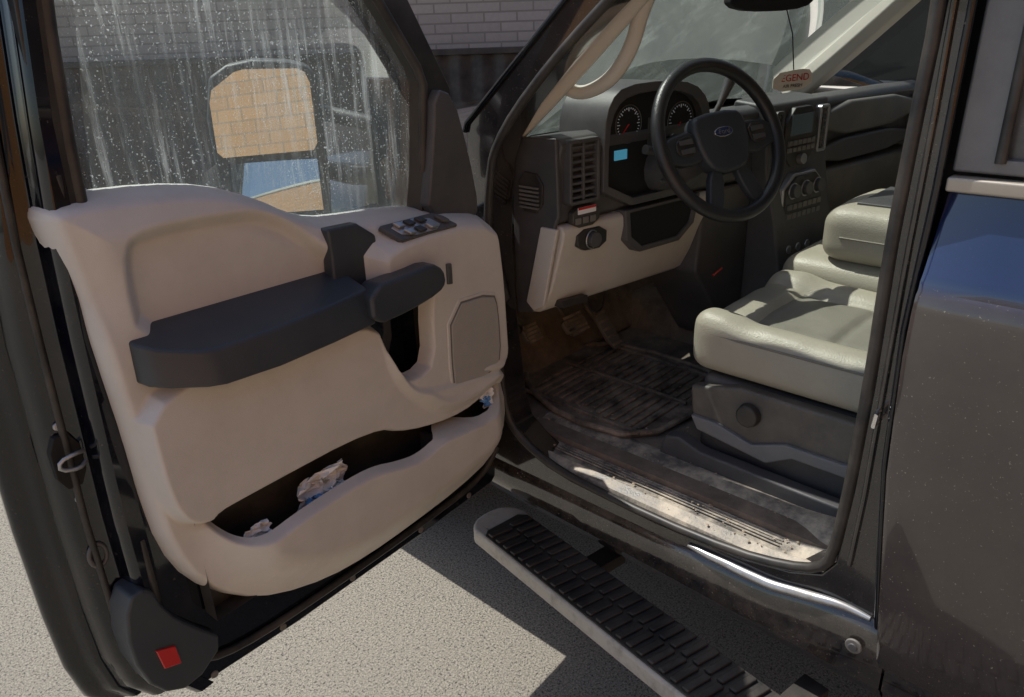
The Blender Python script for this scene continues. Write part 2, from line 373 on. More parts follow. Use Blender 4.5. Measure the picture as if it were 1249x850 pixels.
prism('armrest_riser',[(.528,1.398),(.455,1.394),(.412,1.362),(.406,1.25),(.53,1.25),(.526,1.34)],.03,.060,DF,'dk2',door,bevel=.006,seg=4)
def SWF(a,b,c):
    fl=Vector((.375,1.344,.092));fr_=Vector((.208,1.340,.092));bl=Vector((.402,1.374,.054));br=Vector((.245,1.370,.054))
    p=(fl*(1-a)+fr_*a)*(1-b)+(bl*(1-a)+br*a)*b
    return DF(p[0],p[1]+c*.75,p[2]+c*.65)
prism('window_switch_plate',[(.03,0),(.97,0),(1,.1),(1,.9),(.97,1),(.03,1),(0,.9),(0,.1)],-.008,.004,SWF,'dk',door,bevel=.002)
prism('window_switch_bezel',ch([(.10,.06),(.78,.06),(.78,.94),(.10,.94)],1),.004,.006,SWF,'silver',door,bevel=.001)
for i,(a,b) in enumerate([(.22,.27),(.40,.27),(.22,.72),(.40,.72),(.60,.28),(.60,.72)]):
    prism('window_switch',[(a-.055,b-.15),(a+.055,b-.15),(a+.055,b+.15),(a-.055,b+.15)],.006,.013,SWF,'dk2' if i%2 else 'silver',door,bevel=.002)
prism('mirror_adjust_knob',ch([(.84,.25),(.95,.25),(.95,.75),(.84,.75)],2),.004,.012,SWF,'dk',door,bevel=.002)
so=[(.258,1.172),(.115,1.160),(.100,1.12),(.097,.990),(.125,.972),(.215,.958),(.250,.965),(.264,.995)]
prism('speaker_surround',ch([(.270,1.184),(.107,1.172),(.090,1.12),(.087,.98),(.12,.960),(.215,.946),(.258,.952),(.276,.987)],1),.06,.1000,DF,'tan',door,bevel=.004)
prism('speaker_shadow_gap',ch([(.262,1.176),(.111,1.164),(.096,1.12),(.093,.986),(.123,.968),(.215,.954),(.254,.961),(.268,.993)],1),.06,.1006,DF,'grey',door)
prism('speaker_grille',ch(so,1),.06,.1030,DF,'spk',door,bevel=.003)
prism('door_lock_switch',[(.262,1.27),(.248,1.268),(.248,1.222),(.262,1.224)],.09,.104,DF,'dk',door,bevel=.002)
cyl('lock_knob',DF(.945,1.515,.012),(0,0,1),.006,.05,'blk',door,k=14,r2=.008)
prism('door_corner_cover',ch([(.980,.872),(1.022,.866),(1.040,.76),(1.015,.650),(.95,.610),(.868,.668),(.925,.740),(.962,.80)],1),-.03,.036,DF,'dk2',door,bevel=.006)
prism('door_reflector',[(.999,.741),(.965,.727),(.962,.684),(.993,.695)],.03,.041,DF,'red',door,bevel=.002)
lat=empty('door_latch',door)
prism('latch_plate',ch([(1.0,1.165),(1.045,1.165),(1.045,1.07),(1.0,1.07)],1),-.045,-.030,DF,'void',lat,bevel=.002)
tube('latch_loop',ch([DF(1.000,1.130,-.022),DF(1.015,1.136,-.012),DF(1.040,1.132,-.014),DF(1.042,1.115,-.016),DF(1.015,1.108,-.012),DF(1.000,1.112,-.022)],1,False),.0035,'silver',lat)
for z in(1.18,1.045): cyl('latch_bolt',DF(1.022,z,-.038),(nn[0],nn[1],0),.007,.006,'silver',lat,k=12)
tube('shut_face_plug',[DF(1.02+.014*cos(t),.93+.022*sin(t),-.034) for t in np.linspace(0,2*pi,20)[:-1]],.004,'dk',door,closed=True)
def paper(name,c,s,m,parent):
    vs=[];fs=[];k=14
    for i in range(k):
        for j in range(k):
            p=Vector((i/(k-1)-.5,j/(k-1)-.5,0))
            h=noise.noise(p*3.2+Vector(c)*9)*.5+noise.noise(p*8+Vector(c)*5)*.25
            q=noise.noise(p*4+Vector((5,1,2)))*.3
            a,b,cc=(p.x+q)*s[0],(p.y+h*.4)*s[1],h*s[2]
            vs.append(DF(c[0]+a,c[1]+b,c[2]+cc))
    for i in range(k-1):
        for j in range(k-1): a=i*k+j;fs.append((a,a+k,a+k+1,a+1))
    return mk(name,vs,fs,m,parent)
pp=empty('crumpled_paper')
paper('sheet',(.63,.897,.070),(.11,.07,.07),'white',pp);paper('sheet',(.60,.904,.07),(.06,.06,.05),'white',pp)
paper('sheet_print',(.655,.882,.078),(.04,.02,.05),'bluep',pp)
p2=empty('crumpled_paper.001');paper('sheet',(.79,.888,.078),(.05,.03,.04),'white',p2)
p3=empty('receipt_booklet');paper('sheet',(.135,.895,.085),(.035,.055,.03),'white',p3);paper('print',(.145,.89,.09),(.02,.03,.03),'bluep',p3)

mir=empty('side_mirror',door)
mc=Vector(DF(.385,1.50,-.30))
def MF_(yaw,tilt):
    nv=Vector((-sin(radians(yaw))*cos(radians(tilt)),-cos(radians(yaw))*cos(radians(tilt)),sin(radians(tilt))))
    rt=Vector((0,0,1)).cross(nv).normalized();up=nv.cross(rt)
    def f(a,b,c):
        p=mc+rt*a+up*b+nv*c;return (p.x,p.y,p.z)
    return f
MF=MF_(33,0);
prism('mirror_housing',ch([(-.115,.14),(-.04,.185),(.10,.175),(.125,.14),(.125,-.16),(.10,-.185),(-.06,-.185),(-.115,-.14)],1),-.10,.0,MF,'dk',mir,bevel=.012)
MF=MF_(33,7)
prism('mirror_main_glass',[(-.102,.10),(-.094,.125),(-.045,.158),(-.025,.163),(.085,.160),(.100,.152),(.108,.130),(.108,.005),(.098,-.010),(-.092,-.014),(-.103,-.002)],.016,.020,MF,'mirror',mir,smooth=False)
MF=MF_(33,22)
cg=[]
for a in np.linspace(-.085,.103,12):
    cg.append([MF(a,b,.014-((a)**2+(b+.08)**2)/(2*.9)) for b in np.linspace(-.145,-.032,9)])
loft('mirror_convex_glass',cg,'mirror',mir)
tube('mirror_arm',[mc+Vector((.10,.06,-.05)),mc+Vector((.17,-.06,-.08)),Vector(DF(.16,1.42,-.10))],.022,'dk',mir)
tube('mirror_arm',[mc+Vector((.10,.06,.08)),mc+Vector((.17,-.06,.05)),Vector(DF(.16,1.52,-.10))],.018,'dk',mir)

# ============================================================ BODY SIDE
body=empty('cab_body',truck)
bo=[(.066,1.50),(.058,1.52),(-.244,1.775),(-.42,1.925),(-.55,1.965),(-.93,1.975),(-.972,1.95),(-.976,1.75),(-.974,1.487),(-.966,1.255),(-.975,1.0),(-1.0,.766),(-1.02,.60),(-1.0,.56),(-.3,.575),(.04,.59),(.062,.70),(.066,1.0)]
bi=[(-.005,1.431),(.012,1.33),(.016,1.228),(.007,1.011),(-.017,.80),(-.04,.735),(-.097,.697),(-.18,.668),(-.265,.655),(-.511,.648),(-.72,.659),(-.83,.682),(-.895,.71),(-.918,.75),(-.928,.919),(-.932,1.14),(-.929,1.389),(-.934,1.581),(-.94,1.75),(-.93,1.85),(-.88,1.895),(-.55,1.885),(-.44,1.85),(-.30,1.745),(-.19,1.655),(-.09,1.56),(-.03,1.485)]
prism('door_aperture',bo,.002,.10,SX,'pillar',body,holes=[bi],bevel=.008)
tube('aperture_weatherstrip',[(.004,y,z) for y,z in ch([((y+.46)*.985-.46,(z-1.25)*.985+1.25) for y,z in bi],1)],.011,'blk',body,closed=True)
tube('aperture_seam',[(-.002,y*1.0,z) for y,z in bo[:17]],.006,'jamb',body)
tube('pillar_bead',[(-.001,y,z) for y,z in((-.952,1.90),(-.953,1.6),(-.950,1.39),(-.950,1.14),(-.950,.92),(-.945,.76))],.005,'pillar',body)
rp=[(.10,.650),(.03,.640),(.008,.628),(-.006,.606),(-.014,.575),(-.012,.545),(.002,.530),(.010,.515),(.03,.49),(.12,.48)]
rs=[]
for y in np.linspace(.06,-1.04,24):
    k=ss(np.array(-y),.78,.95)*.03
    rs.append([(x-k*.3*(z>.6),y,z+float(k)*(z>.6)-.03*(-y)*(z<.56)) for x,z in rp])
loft('rocker_panel',rs,'rocker',body)
rs=[]
for y in np.linspace(-1.045,-2.7,8): rs.append([(x,y,z-.031*(z<.56)) for x,z in rp])
loft('rear_rocker_panel',rs,'rocker',body)
yl=np.linspace(-.60,-1.0,24)
tube('sill_reflection_strip',[(-.003+.004*noise.noise(Vector((0,y*14,3))),y,.632+.030*float(ss(np.array(-y),.78,.95))) for y in yl],[.003+.010*math.sin(pi*(i+.5)/24)**.6 for i in range(24)],'reflstrip',body)  # added bright strip standing in for the reflection streak along the sill
cyl('rocker_plug',(-.022,-.985,.60),(-1,0,0),.016,.006,'grey',body)
cyl('rocker_plug_inner',(-.028,-.985,.60),(-1,0,0),.009,.004,'dk',body)
tube('door_striker',[(.0,-.95,1.10),(-.028,-.952,1.10),(-.028,-.952,1.078),(.0,-.95,1.078)],.004,'chrome',body)
ss_=[]
for y in np.linspace(-.03,-.93,30):
    k=float(ss(np.array(-y),.76,.93))
    z=.672+.02*k
    ss_.append([(.012,y,z-.02),(.020,y,z),(.045,y,z+.010),(.055,y,z+.006),(.105,y,z+.012),(.115,y,z+.018),(.165,y,z+.032),(.19,y,z+.034),(.215,y,z+.028),(.22,y,z+.0)])
loft('sill_scuff_plate',ss_,'sill',body)
for x in (.065,.075,.085,.095): tube('sill_groove_rib',[(x,y,.684) for y in np.linspace(-.15,-.78,8)],.0022,'sill',body,k=6)
rd=empty('rear_door',truck)
ed=lambda z: float(np.interp(z,[.5,.766,1.0,1.255,1.487,1.749,2.0],[-1.030,-1.008,-.985,-.974,-.982,-.984,-.99]))
rprof=[(.03,.545),(-.004,.55),(-.018,.58),(-.028,.66),(-.036,.80),(-.040,1.0),(-.041,1.12),(-.040,1.22),(-.036,1.30),(-.033,1.325),(-.026,1.333),(-.026,1.345),(-.018,1.360),(-.004,1.40),(.014,1.45),(.022,1.482)]
rs=[]
for i,t in enumerate([0,.004,.012,.1,.4,1.0,1.3]):
    rs.append([((x+.03 if i==0 else x+(.004 if i==1 else 0)),ed(z)-t*1.0,z) for x,z in rprof])
loft('door_skin',rs,'paintdirtsky',rd)
prism('belt_moulding',[(-.985,1.484),(-2.2,1.49),(-2.2,1.512),(-.985,1.506)],.0,.03,SX,'mould',rd,bevel=.004)
prism('upper_frame',[(-.986,1.512),(-2.2,1.518),(-2.2,1.95),(-.99,1.95)],.015,.045,SX,'frameg',rd,holes=[[(-1.045,1.535),(-2.1,1.54),(-2.1,1.90),(-1.045,1.90)]],bevel=.005)
prism('rear_door_glass',[(-1.03,1.52),(-2.15,1.52),(-2.15,1.92),(-1.03,1.92)],.030,.033,SX,'gdark',rd,smooth=False)
tube('frame_seal',[(.014,-1.048,1.53),(.014,-1.048,1.90)],.008,'blk',rd)
prism('rear_bed_side',[(-2.25,.6),(-4.2,.6),(-4.2,1.45),(-2.25,1.45)],-.03,1.95,SX,'paint',truck,bevel=.03)
fd=[]
for y in np.linspace(.075,1.5,10):
    dz=-.05*max(0,(y-.8)/.7)
    fd.append([(x,y,z+dz) for x,z in((.0,.5),(-.02,.62),(-.035,.9),(-.035,1.12),(-.02,1.24),(.01,1.30),(.06,1.325),(.16,1.335))])
loft('front_fender',fd,'paint',body)
hd=[]
for y in np.linspace(.10,1.55,12):
    dz=-.05*max(0,(y-.8)/.7)-.10*max(0,(y-1.4)/.15)
    hd.append([(x,y+.25*(1-((x-1)/.9)**2),z+dz) for x,z in((.165,1.33),(.175,1.345),(.25,1.38),(.35,1.42),(.45,1.425),(.7,1.415),(1.0,1.41),(1.3,1.415),(1.55,1.425),(1.65,1.42),(1.75,1.38),(1.84,1.33))])
loft('hood',hd,'paint',body)
loft('far_fender',[[(2.0-p[0],p[1],p[2]) for p in s] for s in fd],'paint',body)
prism('cab_front_lower',[(.10,.5),(1.9,.5),(1.9,1.38),(.10,1.38)],.50,.52,SY,'void',body)
prism('radiator_grille',[(.02,.55),(1.98,.55),(1.96,1.24),(.04,1.24)],1.50,1.56,SY,'dk',body,bevel=.02)
ws=[]
for t in np.linspace(0,1,10):
    row=[]
    for x in np.linspace(.10,1.90,19):
        xx=1+(x-1)*(1-.08*t);b=1-((x-1)/.9)**2
        row.append((xx,.19-.62*t+.14*b,1.405+.515*t))
    ws.append(row)
loft('windshield',ws,'wind',body)
cw=[[(x,.19+.14*(1-((x-1)/.9)**2)+dy,z) for x in np.linspace(.06,1.94,19)] for dy,z in((-.02,1.40),(.06,1.375),(.2,1.36))]
loft('wiper_cowl',cw,'blk',body)
for a,b in(((.35,.34,1.395),(.95,.36,1.425)),((1.0,.36,1.40),(1.6,.30,1.425))):
    tube('wiper_arm',[a,((a[0]+b[0])/2,(a[1]+b[1])/2-.01,1.425),b],.008,'blk',body)
rf=[]
for y,z in((-.40,1.925),(-.55,1.965),(-1.2,1.99),(-2.3,1.96)):
    rf.append([(x,y,z-.06*abs((x-1)/.95)**4) for x in np.linspace(.03,1.97,17)])
loft('roof_skin',rf,'paint',body)
loft('headliner',[[(p[0],p[1],p[2]-.05) for p in s] for s in rf],'tan2',body)
prism('cab_rear_wall',[(.05,.6),(1.95,.6),(1.95,1.45),(.05,1.45)],-2.3,-2.25,SY,'dk',body)
mk('rear_window',[(.2,-2.28,1.45),(1.8,-2.28,1.45),(1.75,-2.28,1.9),(.25,-2.28,1.9)],[(0,1,2,3)],'gclear',body,smooth=False)
prism('passenger_door_inner',[(.05,.6),(-2.25,.6),(-2.25,1.45),(.05,1.45)],1.90,1.97,SX,'tan',truck,bevel=.02)
mk('passenger_window',[(1.93,.05,1.45),(1.93,-.42,1.9),(1.93,-2.2,1.9),(1.93,-2.2,1.45)],[(0,1,2,3)],'gclear',truck,smooth=False)
prism('passenger_b_pillar',[(-.95,1.4),(-1.15,1.4),(-1.15,1.95),(-.95,1.95)],1.84,1.93,SX,'tan2',truck,bevel=.01)
def pillar(name,x0,x1,dy0,dy1,m,w,par=body):
    pts=ch([(x0,.14+dy0,1.42),(x0+(x1-x0)*.5,-.12+dy0,1.64),(x1,-.40+dy1,1.90)],2,False)
    s=[]
    for p in pts:
        sx=1 if x0>1 else -1
        s.append([(p[0]+sx*a*w,p[1]+b*w,p[2]+c*w) for a,b,c in((.5,.45,.5),(-.5,.25,.3),(-.85,-.2,-.15),(-.6,-.6,-.55),(.1,-.75,-.7),(.6,-.4,-.3))])
    return loft(name,s,m,par,closed=True,caps=True,bevel=.006)
pillar('far_a_pillar_trim',1.88,1.81,0,0,'tan2',.065)
pillar('near_a_pillar_trim',.115,.15,-.03,-.03,'tan2',.036)
gh=ch([(.150,-.10,1.60),(.160,-.11,1.592),(.174,-.145,1.578),(.178,-.20,1.596),(.178,-.245,1.628),(.176,-.285,1.685),(.170,-.305,1.74),(.160,-.34,1.80),(.155,-.36,1.83)],2,False)
tube('grab_handle',gh,.015,'tan2',body,flat=1.15)

# ============================================================ INTERIOR
intr=empty('cab_interior',truck)
box('cab_floor',.10,1.92,-2.25,.52,.66,.70,'carpet',intr,bevel=0)
prism('footwell_firewall',[(.52,.69),(.52,1.3),(.36,1.3),(.30,.90),(.16,.70)],.10,1.9,lambda y,z,x:(x,y,z),'carpet',intr,bevel=.03)
loft('transmission_tunnel',[[(x,y,z) for x,z in((.86,.69),(.90,.76),(.96,.80),(1.14,.80),(1.20,.76),(1.24,.69))] for y in(.4,0,-.5,-2.2)],'carpet',intr)
prism('kick_panel',[(.03,.70),(.03,1.25),(.5,1.25),(.5,.70)],.098,.115,SX,'dk',intr,bevel=.004)
fm=empty('rubber_floor_mat')
mo=ch([(.235,.10),(.165,-.10),(.20,-.33),(.47,-.36),(.68,-.34),(.70,.05),(.60,.20),(.35,.22)],1)
prism('mat_sheet',mo,.702,.712,SZ,'mat',fm,bevel=.003)
tube('mat_rim',[(x,y,.716) for x,y in mo],.009,'mat',fm,closed=True,k=8)
for i in range(15):
    y=-.29+i*.028
    x0=.235+.03*random.random()
    box('mat_rib',x0,.44,y-.007,y+.007,.711,.720,'mat',fm,bevel=.002)
    box('mat_rib',.47,.64,y-.007,y+.007,.711,.720,'mat',fm,bevel=.002)
for x in(.225,.455,.655): box('mat_rib_long',x-.005,x+.005,-.31,.13,.711,.721,'mat',fm,bevel=.002)
vs=[];fs=[]
for i in range(700):
    x=.03+random.random()**1.3*.6;y=-.9+random.random()*.95;z=.722 if (x>.2 and y>-.34) else (.704 if x>.225 else .676+.16*x)
    r=.001+.0035*random.random()**3;k=len(vs)
    for j in range(5):
        t=random.random()+j*1.256;vs.append((x+r*cos(t),y+r*sin(t),z+r*.6*random.random()))
    vs.append((x,y,z+r*.8))
    for j in range(5): fs.append((k+j,k+(j+1)%5,k+5))
mk('floor_grit',vs,fs,mat('grit',(.36,.29,.21),.9),None,smooth=False)
pe=empty('pedals',intr)
def pedal(nm,cx,cy,cz,w,h,tilt):
    def f(a,b,c):
        t=radians(tilt);return (cx+a,cy+b*cos(t)-c*sin(t),cz+b*sin(t)+c*cos(t))
    prism(nm,ch([(-w/2,-h/2),(w/2,-h/2),(w/2,h/2),(-w/2,h/2)],1),0,.014,f,'grey',pe,bevel=.003)
    for i in range(5):
        b=-h/2+h*(i+.5)/5;prism(nm+'_grip',[(-w*.42,b-.004),(w*.42,b-.004),(w*.42,b+.004),(-w*.42,b+.004)],.014,.018,f,'mat',pe)
    tube(nm+'_arm',[(cx,cy+.01,cz),(cx,cy+.08,cz+.06),(cx,cy+.12,cz+.28)],.008,'grey',pe)
pedal('parking_brake_pedal',.30,.15,.86,.07,.06,55)
pedal('brake_pedal',.46,.11,.85,.10,.07,50)
pedal('accelerator_pedal',.59,.08,.80,.055,.14,50)
tube('under_dash_wire',ch([(.28,-.05,1.06),(.33,-.06,.97),(.42,-.04,.95),(.47,.0,1.05)],2,False),.003,'blk',intr,k=6)
def rb(name,x0,x1,y0,y1,z0,z1,r,m,par,n=9,slope=0,crown=0,disp=None,m2=None,ins=None):
    vs=[];fs=[];idx={}
    cx,cy,cz=(x0+x1)/2,(y0+y1)/2,(z0+z1)/2;hx,hy,hz=(x1-x0)/2,(y1-y0)/2,(z1-z0)/2
    def add(a,b,c):
        k=(round(a,4),round(b,4),round(c,4))
        if k not in idx:
            p=Vector((a*hx,b*hy,c*hz));q=Vector((max(-hx+r,min(hx-r,p.x)),max(-hy+r,min(hy-r,p.y)),max(-hz+r,min(hz-r,p.z))))
            dd=p-q
            if dd.length>1e-9: p=q+dd.normalized()*r
            z=p.z
            if c>0: z+=crown*(1-a*a)*(1-b*b)
            if disp and c>-.5: z+=disp(cx+p.x,cy+p.y)*(1 if c>.5 else (c+.5))
            idx[k]=len(vs);vs.append((cx+p.x,cy+p.y,cz+z+slope*b))
        return idx[k]
    g=[.35*sin(pi*(i/n-.5))+.65*(2*i/n-1) for i in range(n+1)]
    for ax in range(3):
        for s in(-1,1):
            for i in range(n):
                for j in range(n):
                    q=[]
                    for (u,v) in((g[i],g[j]),(g[i+1],g[j]),(g[i+1],g[j+1]),(g[i],g[j+1])):
                        c=[0,0,0];c[ax]=s;c[(ax+1)%3]=u;c[(ax+2)%3]=v;q.append(add(*c))
                    fs.append(tuple(q))
    o=mk(name,vs,fs,m,par,sub=1)
    if m2:
        o.data.materials.append(M[m2])
        for p in o.data.polygons:
            c=p.center
            if c.z>cz+hz*.3 and ins(c.x,c.y): p.material_index=1
    fixn(o);return o
def seat(nm,x0,x1,par,n):
    e=empty(nm,par)
    ia,ib=x0+.105,x1-.105
    gr=lambda q,w=.009: math.exp(-(q/w)**2)
    def disp(x,y):
        h=0
        h+=.024*(float(ss(np.array(ia-x),-.02,.05))+float(ss(np.array(x-ib),-.02,.05)))
        h+=.016*float(ss(np.array(y),-.58,-.50))
        h-=.014*(gr(x-ia)+gr(x-ib))*(1 if y<-.50 else gr((y+.50),.05))
        if ia<x<ib: h-=.013*(gr(y+.545)+gr(y+.73)); h+=.006*(1-((x-(ia+ib)/2)/(ib-ia)*2)**2)
        h+=.005*noise.noise(Vector((x*9,y*9,0)))+.0025*noise.noise(Vector((x*26,y*20,4)))
        return h
    rb('cushion',x0,x1,-.98,-.420,.935,1.045,.045,'leather',e,n=n,disp=disp,m2='leatherdark',ins=lambda x,y:ia<x<ib and y<-.545)
    tube('piping',[(x0+.004,y,1.040) for y in np.linspace(-.47,-.95,12)],.0035,'leatherdark',e,k=6)
    rb('backrest',x0,x1,-1.14,-.98,1.0,1.68,.06,'leather',e)
    rb('headrest',x0+.13,x1-.13,-1.13,-1.03,1.70,1.87,.045,'leather',e)
    return e
st=seat('driver_seat',.245,.735,intr,44)
prism('seat_side_valance',ch([(-.44,.93),(-.455,.80),(-.50,.785),(-.95,.80),(-.98,.93)],1),.235,.27,SX,'seatpl',st,bevel=.008)
prism('seat_base_trim',ch([(-.455,.825),(-.475,.79),(-.66,.765),(-.72,.80),(-.84,.80),(-.92,.83),(-.92,.845),(-.83,.83),(-.70,.83),(-.62,.80),(-.52,.825)],0),.224,.24,SX,'lever',st,bevel=.004)
cyl('recline_knob',(.236,-.605,.873),(-1,0,0),.030,.022,'blk',st,k=12,r2=.027,bevel=.004)
prism('seat_track_cover',ch([(-.385,.70),(-.40,.755),(-.44,.765),(-.50,.745),(-.97,.735),(-.97,.70)],0),.20,.24,SX,'dk',st,bevel=.006)
box('seat_riser',.26,.70,-.95,-.46,.70,.93,'dk',st,bevel=.02)
seat('passenger_seat',1.26,1.74,intr,12)
cs=empty('centre_seat',intr)
rb('cushion',.755,1.24,-.98,-.395,.93,1.105,.06,'leather',cs,n=16)
rb('folded_armrest',.765,1.135,-1.05,-.50,1.10,1.252,.05,'leather',cs,n=20,disp=lambda x,y:.006*noise.noise(Vector((x*8,y*8,0))))
tube('armrest_seam',[(.7635,y,1.175) for y in np.linspace(-.56,-1.0,8)],.003,'leatherdark',cs,k=6)
prism('armrest_tray',[(.83,-.57),(1.08,-.57),(1.08,-.8),(.83,-.8)],1.245,1.260,SZ,'dk',cs,bevel=.003)
prism('seat_belt',[(-.985,.80),(-1.03,.80),(-1.03,1.75),(-.985,1.75)],.12,.123,SX,'grey',intr)
prism('b_pillar_trim',[(-.955,.7),(-1.15,.7),(-1.15,1.93),(-.955,1.93)],.10,.16,SX,'dk',intr,bevel=.02)

da=empty('dashboard',intr)
def dloft(name,x0,x1,pr,m,n=12,**k):
    return loft(name,[[DY(x,z,q) for q,z in pr] for x in np.linspace(x0,x1,n)],m,da,caps=True,**k)
dloft('dash_upper',.12,1.88,[(-.45,1.39),(-.30,1.43),(-.12,1.475),(-.03,1.487),(.0,1.480),(.012,1.465),(.004,1.44),(-.004,1.34),(.0,1.285),(-.02,1.27),(-.12,1.25),(-.4,1.25)],'dk',closed=True,bevel=.006)
dloft('dash_lower_knee_panel',.124,.685,[(.0,1.272),(.012,1.262),(.010,1.235),(-.03,1.10),(-.055,1.045),(-.075,1.03),(-.13,1.02),(-.16,1.27)],'tan',closed=True,bevel=.006)
prism('dash_end_cap',[(.025,1.478),(-.122,1.484),(-.128,1.30),(-.11,1.26),(-.065,1.06),(-.03,1.03),(.02,1.02)],.110,.124,SX,'dk',da,bevel=.005)
prism('end_cap_tan',[(-.128,1.268),(-.075,1.268),(-.02,1.06),(-.045,1.04),(-.08,1.06)],.104,.115,SX,'tan',da,bevel=.003)
prism('airbag_label_panel',ch([(-.005,1.40),(-.085,1.395),(-.080,1.30),(-.0,1.30)],1),.104,.112,SX,'blk',da,bevel=.002)
for i in range(6): prism('end_vent_rib',[(-.01,1.310+i*.010),(-.072,1.310+i*.010),(-.072,1.315+i*.010),(-.01,1.315+i*.010)],.099,.105,SX,'grey',da)
def vent(nm,x0,x1,z0,z1,q,rim='dk',slats=7,fr=DY):
    e=empty(nm,da)
    w=.009;c=.006
    ou=[(x0+c,z0),(x1-c,z0),(x1,z0+c),(x1,z1-c),(x1-c,z1),(x0+c,z1),(x0,z1-c),(x0,z0+c)]
    inn=[(x0+w,z0+w),(x1-w,z0+w),(x1-w,z1-w),(x0+w,z1-w)]
    prism('bezel',ou,q-.02,q+.012,fr,rim,e,holes=[inn],bevel=.002)
    prism('duct',[(x0+.005,z0+.005),(x1-.005,z0+.005),(x1-.005,z1-.005),(x0+.005,z1-.005)],q-.02,q-.010,fr,'void',e)
    for i in range(slats):
        z=z0+w+(z1-z0-2*w)*(i+.5)/slats
        prism('slat',[(x0+w,z-.0030),(x1-w,z-.0030),(x1-w,z+.0030),(x0+w,z+.0030)],q-.008,q+.006,lambda a,b,c,z=z:fr(a,b-(c-q)*.25,c),'slat',e,bevel=.001)
    xm=(x0+x1)/2;prism('slat_tab',[(xm-.003,z0+w),(xm+.003,z0+w),(xm+.003,z1-w),(xm-.003,z1-w)],q+.0,q+.008,fr,'dk',e,bevel=.001)
vent('driver_air_vent',.136,.236,1.322,1.477,.010,'dk',8)
prism('button_strip',ch([(.150,1.315),(.240,1.315),(.240,1.262),(.150,1.262)],1),.0,.018,DY,'blk',da,bevel=.003)
for x in(.165,.19,.215): prism('strip_button',[(x-.009,1.272),(x+.009,1.272),(x+.009,1.288),(x-.009,1.288)],.018,.021,DY,'grey',da,bevel=.001)
prism('warning_sticker',[(.165,1.313),(.225,1.313),(.225,1.296),(.165,1.296)],.018,.0195,DY,'white',da)
prism('warning_sticker_band',[(.165,1.313),(.225,1.313),(.225,1.307),(.165,1.307)],.0195,.0203,DY,'red',da)
prism('headlight_switch_panel',ch([(.165,1.255),(.270,1.252),(.268,1.195),(.170,1.200)],1),-.01,.016,DY,'blk',da,bevel=.003)
cyl('headlight_knob',DY(.215,1.225,.016),(-.14,-1,.1),.019,.018,'dk',da,k=24);
tube('headlight_knob_ring',[Vector(DY(.215,1.225,.017))+Vector((.023*cos(t),0,.023*sin(t))) for t in np.linspace(0,2*pi,24)[:-1]],.002,'silver',da,closed=True,k=6)
prism('column_surround',[(.34,1.27),(.62,1.27),(.60,1.20),(.54,1.165),(.40,1.165),(.35,1.20)],-.02,.014,DY,'void',da,bevel=.004)
prism('column_surround_rim',[(.33,1.278),(.63,1.278),(.61,1.195),(.55,1.155),(.39,1.155),(.34,1.195)],-.02,.020,DY,'dk',da,holes=[[(.35,1.268),(.61,1.268),(.592,1.203),(.54,1.17),(.40,1.17),(.358,1.203)]],bevel=.004)
prism('obd_cover',[(.16,1.062),(.25,1.057),(.25,1.038),(.16,1.043)],-.055,-.028,DY,'blk',da)
cl=empty('instrument_cluster',da)
ho=ch([(.243,1.29),(.243,1.49),(.262,1.555),(.31,1.587),(.45,1.59),(.57,1.575),(.63,1.53),(.645,1.47),(.645,1.29)],1)
hi=ch([(.260,1.31),(.260,1.48),(.282,1.538),(.33,1.563),(.45,1.567),(.55,1.552),(.60,1.515),(.615,1.46),(.615,1.31)],1)
prism('cluster_hood',ho,-.12,.026,DY,'dk',cl,holes=[hi],bevel=.008)
prism('cluster_face',hi,-.055,.006,DY,'void',cl)
for gx,gz,gr in((.348,1.492,.040),(.545,1.478,.045)):
    for i in range(25):
        t=radians(225-270*i/24);l=.009 if i%4==0 else .004
        a=(gx+gr*cos(t),gz+gr*sin(t));b=(gx+(gr-l)*cos(t),gz+(gr-l)*sin(t))
        px,pz=-sin(t)*.0009,cos(t)*.0009
        prism('gauge_tick',[(a[0]+px,a[1]+pz),(a[0]-px,a[1]-pz),(b[0]-px,b[1]-pz),(b[0]+px,b[1]+pz)],.006,.0075,DY,'tick',cl,smooth=False)
    tube('gauge_ring',[DY(gx+(gr+.006)*cos(t),gz+(gr+.006)*sin(t),.007) for t in np.linspace(0,2*pi,32)[:-1]],.0015,'dk',cl,closed=True,k=6)
    prism('gauge_needle',[(gx-.0015,gz),(gx+.0015,gz),(gx-.024,gz-.024)],.007,.009,DY,'red',cl)
prism('cluster_display',[(.300,1.408),(.342,1.408),(.342,1.432),(.300,1.432)],.006,.010,DY,'lcd',cl)
prism('cluster_display_centre',[(.42,1.42),(.48,1.42),(.48,1.50),(.42,1.50)],.006,.008,DY,'dk',cl)
cst=empty('centre_stack',da)
def CF(x,z,q): return (x,ys(x)-q-.02,z)
loft('stack_body',[[CF(.90,1.50,-.1),CF(.88,1.49,.02),CF(.885,1.30,.035),CF(.89,1.16,.07),CF(.895,1.0,.10),CF(.90,.80,.10),CF(.90,.80,-.3)],
 [CF(1.20,1.50,-.1),CF(1.20,1.49,.02),CF(1.20,1.30,.035),CF(1.195,1.16,.07),CF(1.19,1.0,.10),CF(1.18,.80,.10),CF(1.18,.80,-.3)]],'dk',cst,closed=True,caps=True,bevel=.01)
vent('centre_air_vent',.905,.945,1.36,1.47,.045,'dk',6)
vent('centre_air_vent.001',1.125,1.175,1.33,1.47,.05,'silver',8)
prism('radio_bezel',ch([(.955,1.475),(1.115,1.475),(1.115,1.30),(.955,1.30)],1),.03,.060,DY,'blk',cst,bevel=.004)
prism('radio_screen',[(.975,1.455),(1.085,1.455),(1.085,1.395),(.975,1.395)],.060,.063,DY,emis('radio_display',(.05,.07,.075),.12),cst,bevel=.001)
